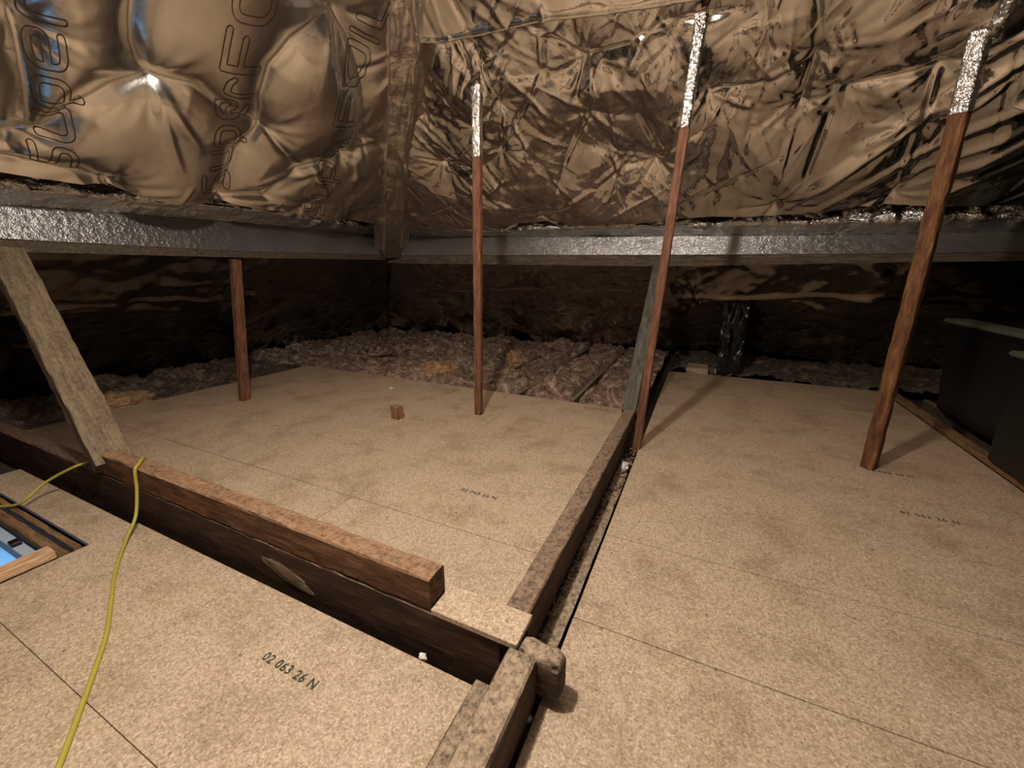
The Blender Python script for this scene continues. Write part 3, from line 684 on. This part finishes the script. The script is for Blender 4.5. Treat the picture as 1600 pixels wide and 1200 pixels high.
# nails / lighter knot on its face are left to the grain
o = link('chipboard_offcut', bm_mesh(box_bm(-.775, -.43, .948, 1.085, .180, .203, .002), 'chipboard_offcut'), M['chip']); tag(o, 'short chipboard offcut covered in sawdust between the worn timber and the long brown beam', 'board')
o = timber('long_beam', (-.490, 1.07, .105), (-.484, 3.50, .105), .095, .195, M['b_beam'], seed=5, wear=.0022)
tag(o, 'long brown beam running away from the crossing to the grey strut', 'beam')
o = timber('near_timber', (-.405, -1.2, .105), (-.405, .935, .105), .10, .19, M['dusty_beam'], seed=6, wear=.0028)
tag(o, 'sawdust covered beam running from the crossing towards the viewer', 'beam')
def blk():
    bm = bmesh.new(); bmesh.ops.create_cube(bm, size=1); bmesh.ops.subdivide_edges(bm, edges=bm.edges[:], cuts=5, use_grid_fill=True)
    g = np.random.default_rng(8)
    for v in bm.verts:
        c = v.co; x, y, z = c
        r = 1.0 - .10 * ((abs(x) * 2) ** 6 * (abs(y) * 2) ** 6 + (abs(x) * 2) ** 6 * (abs(z) * 2) ** 6 + (abs(z) * 2) ** 6 * (abs(y) * 2) ** 6)
        saddle = -.16 * math.exp(-((x + .02) / .18) ** 2) if z > .4 else 0
        v.co = Vector((x * .155 * r, y * .080 * r + .004 * g.normal() * .3, (z + saddle * .5) * .165 * r + .0015 * g.normal()))
    me = bm_mesh(bm, 'beam_end', True); return me
o = link('beam_end', blk(), M['dusty_beam'], None, Matrix.Translation((-.352, .975, .118)) @ Matrix.Rotation(-.05, 4, 'Z')); tag(o, 'short rounded beam end poking over the right-hand boards at the crossing', 'beam')
o = timber('gap_joist', (-.410, 1.0, -.075), (-.402, 2.95, -.075), .085, .10, M['dusty_beam'], seed=9, wear=.005); tag(o, 'low dusty joist lying in the gap beside the long brown beam', 'beam')
o = timber('side_joist', (-.520, -1.2, -.052), (-.518, .93, -.052), .135, .10, M['dusty_beam'], seed=10, wear=.003); tag(o, 'thin dusty joist against the left side of the near beam', 'beam')

# struts and posts
o = timber('diagonal_brace', (-3.19, 1.005, .235), (-4.50, 1.185, 1.52), .10, .185, M['brace'], up=(0, 1, 0), seed=12, wear=.0045)
tag(o, 'thick weathered diagonal brace from the tie beam up to the left purlin', 'brace')
o = timber('grey_strut', (-.495, 3.50, .17), (-.515, 5.10, 1.47), .125, .075, M['strut'], up=(0, -1, .9), seed=13, wear=.002)
tag(o, 'grey sloping strut behind the tall red post, from long beam up to far purlin', 'strut')
def post(name, p0, p1, wx, wy, mat, seed, label, wrap=None, up=(0, 1, 0), **k):
    o = timber(name, p0, p1, wx, wy, mat, up=up, seed=seed, wear=k.get('wear', .002)); tag(o, label, 'post')
    if wrap:
        m, L = frame(p0, p1, up); l0 = L * wrap; n = 60; kk = 28; V = []; g = np.random.default_rng(seed)
        nz = g.normal(size=(n + 1, kk)); 
        for i in range(n + 1):
            t = i / n; e = 1.06 + .30 * max(0, t - .62) ** 1.0 * 2.2
            for j in range(kk):
                a = 2 * math.pi * (j + .5) / kk; c, s = math.cos(a), math.sin(a); q = (abs(c) ** 8 + abs(s) ** 8) ** (-1 / 8)
                rough = 1 + (.012 + .10 * max(0, t - .5)) * nz[i, j] + .04 * max(0, t - .3) * math.sin(5 * a + 14 * t)
                V.append((l0 + (L - l0 + .02) * t, (wx / 2 + .001) * e * c * q * rough, (wy / 2 + .001) * e * s * q * rough))
        F = [(i * kk + j, i * kk + (j + 1) % kk, (i + 1) * kk + (j + 1) % kk, (i + 1) * kk + j) for i in range(n) for j in range(kk)]
        me = bpy.data.meshes.new('foil_wrap'); me.from_pydata(V, [], F); me.update(); smooth(me)
        bm = bmesh.new(); bm.from_mesh(me); bmesh.ops.recalc_face_normals(bm, faces=bm.faces[:]); bm.to_mesh(me); bm.free()
        w_ = link('foil_wrap', me, M['foil_wrap'], o); w_['label'] = 'silver foil wrapped around the top'
    return o
post('short_post', (-4.52, 2.60, -.02), (-4.56, 2.80, 1.50), .075, .095, M['red_post'], 21, 'red brown post under the left purlin, standing on the far boards')
post('tall_post', (-1.92, 3.30, -.02), (-1.89, 3.36, 2.90), .075, .055, M['red_post'], 22, 'tall straight red brown post rising from the middle of the far boards', .80)
post('tall_post', (-.365, 3.16, -.04), (-.215, 3.20, 2.86), .060, .075, M['red_post'], 23, 'tall thin leaning red post in the gap in front of the grey strut', .80, wear=.0015)
post('tall_post', (.875, 2.50, -.02) if False else (1.225, 3.52, -.02), (1.215, 3.52, 2.86),   .085, .085, M['post4'], 24, 'tall rugged orange brown post on the right-hand boards before the black tubs', .79, up=(.55, .83, 0), wear=.0032)
o = timber('post_stub', (-2.585, 2.87, -.02), (-2.585, 2.87, .125), .10, .085, M['block'], up=(.2, 1, 0), seed=25, wear=.003, step=.03); tag(o, 'short sawn stub of an orange brown post standing alone on the far boards', 'post')

# taped foil seam running up from the right-hand post
def tape_seam():
    pts = spline([(1.25, 4.93), (1.255, 5.05), (1.30, 5.2), (1.36, 5.45), (1.44, 5.8)], 14); n = len(pts); k = 11; V = []; g = np.random.default_rng(3)
    pts = spline([(1.25, 4.88, 0), (1.255, 5.0, 0), (1.30, 5.2, 0), (1.36, 5.45, 0), (1.44, 5.8, 0)], 14); n = len(pts)
    for i, p in enumerate(pts):
        for j in range(k):
            t = j / (k - 1) * 2 - 1; u = p.x + .055 * t; v = p.y; h = float(shR.at(np.array([u]), np.array([v]))[0]) * .6 + .06 * (1 - abs(t) ** 3) + .03 + g.normal() * .006
            V.append(tuple(PR(np.array(u), np.array(v), np.array(h))))
    F = [(i * k + j, i * k + j + 1, (i + 1) * k + j + 1, (i + 1) * k + j) for i in range(n - 1) for j in range(k - 1)]
    me = bpy.data.meshes.new('foil_tape'); me.from_pydata(V, [], F); me.update(); smooth(me)
    tag(link('foil_seam', me, M['foil_wrap']), 'bright crinkled foil tape seam climbing the roof above the right-hand post', 'foil tape')
tape_seam()

# ------------------------------------------------------------------ mineral wool
def wool(name, x0, x1, y0, y1, base, amp, seed, label, mat='wool', edge=None, step=.02):
    nx, ny = int((x1 - x0) / step), int((y1 - y0) / step); X, Y = np.meshgrid(np.linspace(x0, x1, nx), np.linspace(y0, y1, ny))
    h = fbm(X, Y, 3.2, seed, 3, .55); rid = 1 - np.abs(fbm(X, Y, 7, seed + 9, 4, .6)) * 2
    wx = X + .05 * fbm(X, Y, 5, seed + 4, 2); 
    Z = base + amp * (h * .9 + .35 * rid) + .012 * fbm(X, Y, 30, seed + 20, 3, .7)
    for j in (-1.85, -1.20):
        if x0 < j < x1: Z -= .10 * np.exp(-((wx - j) / .055) ** 2) * np.clip(.75 + fbm(X, Y, 2.5, seed + 30, 2), 0, 1)
    Z = np.maximum(Z, -.15)
    if edge is not None: Z = edge(X, Y, Z)
    me = mesh_np(name, np.stack([X, Y, Z], -1).reshape(-1, 3), grid_quads(nx, ny)); o = link(name, me, M[mat]); tag(o, label, 'insulation', kind='stuff'); return o
def lip(X, Y, Z):       # wool stays lower right against the boards
    dd = np.minimum(np.clip((Y - 4.06) / .12, 0, 1), 1); return np.where(Y < 4.2, -.05 + (Z + .05) * dd, Z)
wool('mineral_wool', -6.95, -.47, 4.075, 7.6, -.015, .095, 700, 'matted pinkish brown mineral wool between joists beyond the far boards', edge=lip)
def lipl(X, Y, Z): return np.where(X > -5.62, -.04 + (Z + .04) * np.clip((-5.45 - X) / .15, 0, 1), Z)
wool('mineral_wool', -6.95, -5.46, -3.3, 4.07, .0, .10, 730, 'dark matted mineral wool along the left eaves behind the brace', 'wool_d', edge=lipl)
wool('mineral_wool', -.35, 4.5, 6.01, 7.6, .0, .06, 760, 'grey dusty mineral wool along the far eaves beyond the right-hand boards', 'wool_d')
def lump(name, c, r, seed, mat, label):
    bm = bmesh.new(); bmesh.ops.create_icosphere(bm, subdivisions=4, radius=1)
    g = Vector((seed * 1.7, 3.1, 9.2)); from mathutils import noise
    for v in bm.verts:
        n = noise.fractal(v.co * 2.2 + g, 1.0, 2.0, 5) * .35; c0 = v.co * (1 + n); v.co = Vector((c0.x * r[0], c0.y * r[1], max(-.2, c0.z) * r[2]))
    tag(link(name, bm_mesh(bm, name, True), M[mat], None, Matrix.Translation(c)), label, 'insulation')
lump('wool_tuft', (-3.35, 4.62, -.01), (.36, .22, .13), 1, 'wool_y', 'pale orange tuft of loose wool just beyond the far boards')
lump('wool_tuft', (-2.55, 5.5, .02), (.14, .12, .17), 2, 'wool_y', 'small upright wool tuft behind the middle post')
lump('wool_tuft', (-4.95, 5.2, .02), (.25, .2, .12), 5, 'wool', 'brown wool tuft near the far left corner of the boards')
lump('wool_tuft', (-5.62, 1.95, 0.0), (.22, .30, .12), 6, 'wool_y', 'yellowish wool tuft at the left edge of the far boards')
# crumbs of wool in the gap
bm = bmesh.new(); g = np.random.default_rng(44)
for i in range(260):
    y = 1.15 + 2.3 * g.random() ** .8; x = -.438 + g.normal() * .012 + .022 * math.sin(y * 9) * .5
    if y > 2.4: x = g.uniform(-.44, -.35)
    r = g.uniform(.003, .011); res = bmesh.ops.create_icosphere(bm, subdivisions=1, radius=r)
    for v in res['verts']: v.co = Vector((v.co.x * g.uniform(.7, 1.4), v.co.y * 1.2, v.co.z)) + Vector((x, y, -.022 + r * .5 + (.012 if y > 2.4 else 0)))
tag(link('debris', bm_mesh(bm, 'debris'), M['wool']), 'crumbs of wool and grit lying in the gap along the long beam', 'debris', kind='stuff')

# ------------------------------------------------------------------ hatch corner at the left
o = timber('hatch_batten', (-4.4, .655, -.015), (-2.82, .655, -.015), .030, .05, M['batten'], seed=31, wear=.002); tag(o, 'olive brown batten beside the grey board strip at the hatch', 'batten')
o = timber('hatch_batten', (-4.4, .600, -.02), (-2.82, .600, -.02), .045, .05, M['batten'], seed=32, wear=.002); tag(o, 'wider olive brown batten next to the blue hatch frame', 'batten')
hf = bpy.data.objects.new('loft_hatch', None); hf.location = (-3.5, .2, -.05); COL.objects.link(hf); bpy.context.view_layer.update()
def hp(nm, b, mat, bev=.003):
    m = bm_mesh(box_bm(*b, bev), nm); m.transform(Matrix.Translation((3.5, -.2, .05))); return link(nm, m, mat, hf)
hp('frame', (-4.4, -2.85, .520, .568, -.10, -.035), M['bluef'])
hp('side_frame', (-2.90, -2.862, 0.0, .52, -.10, -.035), M['bluef'])
hp('back_frame', (-4.4, -2.90, -.05, 0.0, -.10, -.035), M['bluef'])
ct = hp('latch', (-3.26, -3.20, .522, .56, -.036, -.012), M['black'], .004)
tag(hf, 'blue grey loft hatch frame with a small black latch, open to the bright room below', 'hatch')
rb = link('wall_below', bm_mesh(box_bm(-7.0, -2.4, -1.8, 2.2, -1.35, -1.25), 'wall_below'), M['blue']); rb['kind'] = 'structure'
o = timber('pine_batten', (-2.845, -.7, .024), (-2.845, .575, .024), .085, .046, M['pine'], seed=33, wear=.001); tag(o, 'pale new pine batten on the edge of the near boards by the hatch', 'batten')

# cable
pts = spline([(-1.42, .10, .008), (-1.541, .182, .008), (-1.681, .271, .008), (-1.84, .37, .008), (-2.0, .463, .008), (-2.19, .55, .008), (-2.42, .657, .008), (-2.64, .79, .02), (-2.72, .875, .08), (-2.765, .925, .20), (-2.775, .945, .318), (-2.80, .975, .334), (-2.88, 1.03, .332),
   (-3.0, 1.085, .27), (-3.15, 1.10, .21), (-3.42, 1.06, .19), (-3.50, 1.02, .19), (-3.52, .93, .19), (-3.60, .80, .12), (-3.60, .68, .045), (-3.72, .62, .02), (-3.95, .52, .0), (-4.4, .42, 0.0)], 12)
o = link('cable', tube_mesh('cable', pts, .0085), M['cable']); tag(o, 'lime yellow cable trailing over the boards and draped across the worn timber', 'cable')

# ------------------------------------------------------------------ right edge
o = timber('edge_batten', (2.065, 2.6, .021), (2.065, 6.0, .021), .085, .042, M['batten'], seed=34, wear=.002); tag(o, 'brown batten along the right edge of the boards in front of the black tubs', 'batten')
def tub(x0, x1, y0, y1, h, label, taper=.06, board=None):
    root = bpy.data.objects.new('plastic_tub', None); root.location = ((x0 + x1) / 2, (y0 + y1) / 2, 0); COL.objects.link(root); bpy.context.view_layer.update()
    hx, hy = (x1 - x0) / 2, (y1 - y0) / 2
    bm = box_bm(-hx, hx, -hy, hy, 0.045, h - .03)
    for v in bm.verts:
        if v.co.z < h / 2: v.co.x *= (1 - taper / hx); v.co.y *= (1 - taper / hy)
    bmesh.ops.bevel(bm, geom=bm.edges[:], offset=.03, segments=3, affect='EDGES'); link('body', bm_mesh(bm, 'body', False), M['black'], root)
    bm = box_bm(-hx - .02, hx + .02, -hy - .02, hy + .02, h - .075, h - .035, .01, 2); link('rim', bm_mesh(bm, 'rim'), M['black'], root)
    bm = box_bm(-hx - .03, -hx + .15, -hy - .03, hy + .03, h - .035, h, .01, 2); link('lid_flap', bm_mesh(bm, 'lid_flap'), M['lid'], root)
    bm = box_bm(-hx + .154, hx + .03, -hy - .03, hy + .03, h - .035, h - .012, .006, 1); link('lid_panel', bm_mesh(bm, 'lid_panel'), M['black'], root)
    tag(root, label, 'tub')
tub(2.14, 3.0, 4.06, 5.28, .94, 'big black plastic tub with dusty lid, farther of the two beyond the batten')
tub(1.97, 2.85, 2.75, 3.90, .855, 'big black plastic tub with dusty lid, nearer of the two, set over the batten', .012)
# pale block and dark foil flap at the far end of the right-hand boards
o = link('packing_block', bm_mesh(box_bm(-.12, .16, 6.02, 6.35, -.02, .07, .01), 'packing_block'), M['chip']); tag(o, 'pale offcut block at the far end of the right-hand boards', 'block')
def flap():
    n, k = 50, 16; s = np.linspace(0, 1, n)[:, None] * np.ones((1, k)); t = np.linspace(0, 1, k)[None, :] * np.ones((n, 1))
    w = Sheet(0, 1, 0, 1, .01); w.tin(.12, .03, 801); w.tin(.05, .009, 802); h = w.at(t, s)
    X = .24 + .30 * t; Y = 6.06 + .10 * s + h * .5; Z = .02 + 1.0 * s
    tag(link('plastic_flap', mesh_np('plastic_flap', np.stack([X, Y, Z], -1).reshape(-1, 3), grid_quads(k, n)), M['gloss']), 'glossy black crinkled plastic flap hanging beyond the right-hand boards', 'plastic sheet')
M['gloss'], nt_, b_ = nmat('glossy_black', 0, .24, (.008, .008, .008))
flap()
# scraps lying about
def scrap(c, r, seed, label, mat='white'):
    bm = bmesh.new(); bmesh.ops.create_icosphere(bm, subdivisions=2, radius=1)
    from mathutils import noise
    for v in bm.verts:
        n = noise.noise(v.co * 2 + Vector((seed, 0, 0))) * .6; q = v.co * (1 + n); v.co = Vector((q.x * r[0], q.y * r[1], max(q.z, -.5) * r[2]))
    tag(link('scrap', bm_mesh(bm, 'scrap'), M[mat], None, Matrix.Translation(c)), label, 'scrap')
scrap((-.80, .915, .005), (.018, .012, .01), 1, 'small white scrap at the edge of the near boards below the offcut')
scrap((-.395, 2.78, .0), (.03, .05, .025), 2, 'white crumpled scrap in the gap near the foot of the thin red post')
scrap((-3.35, 4.0 - .35, .004), (.03, .02, .01), 3, 'tiny white scrap on the far boards')
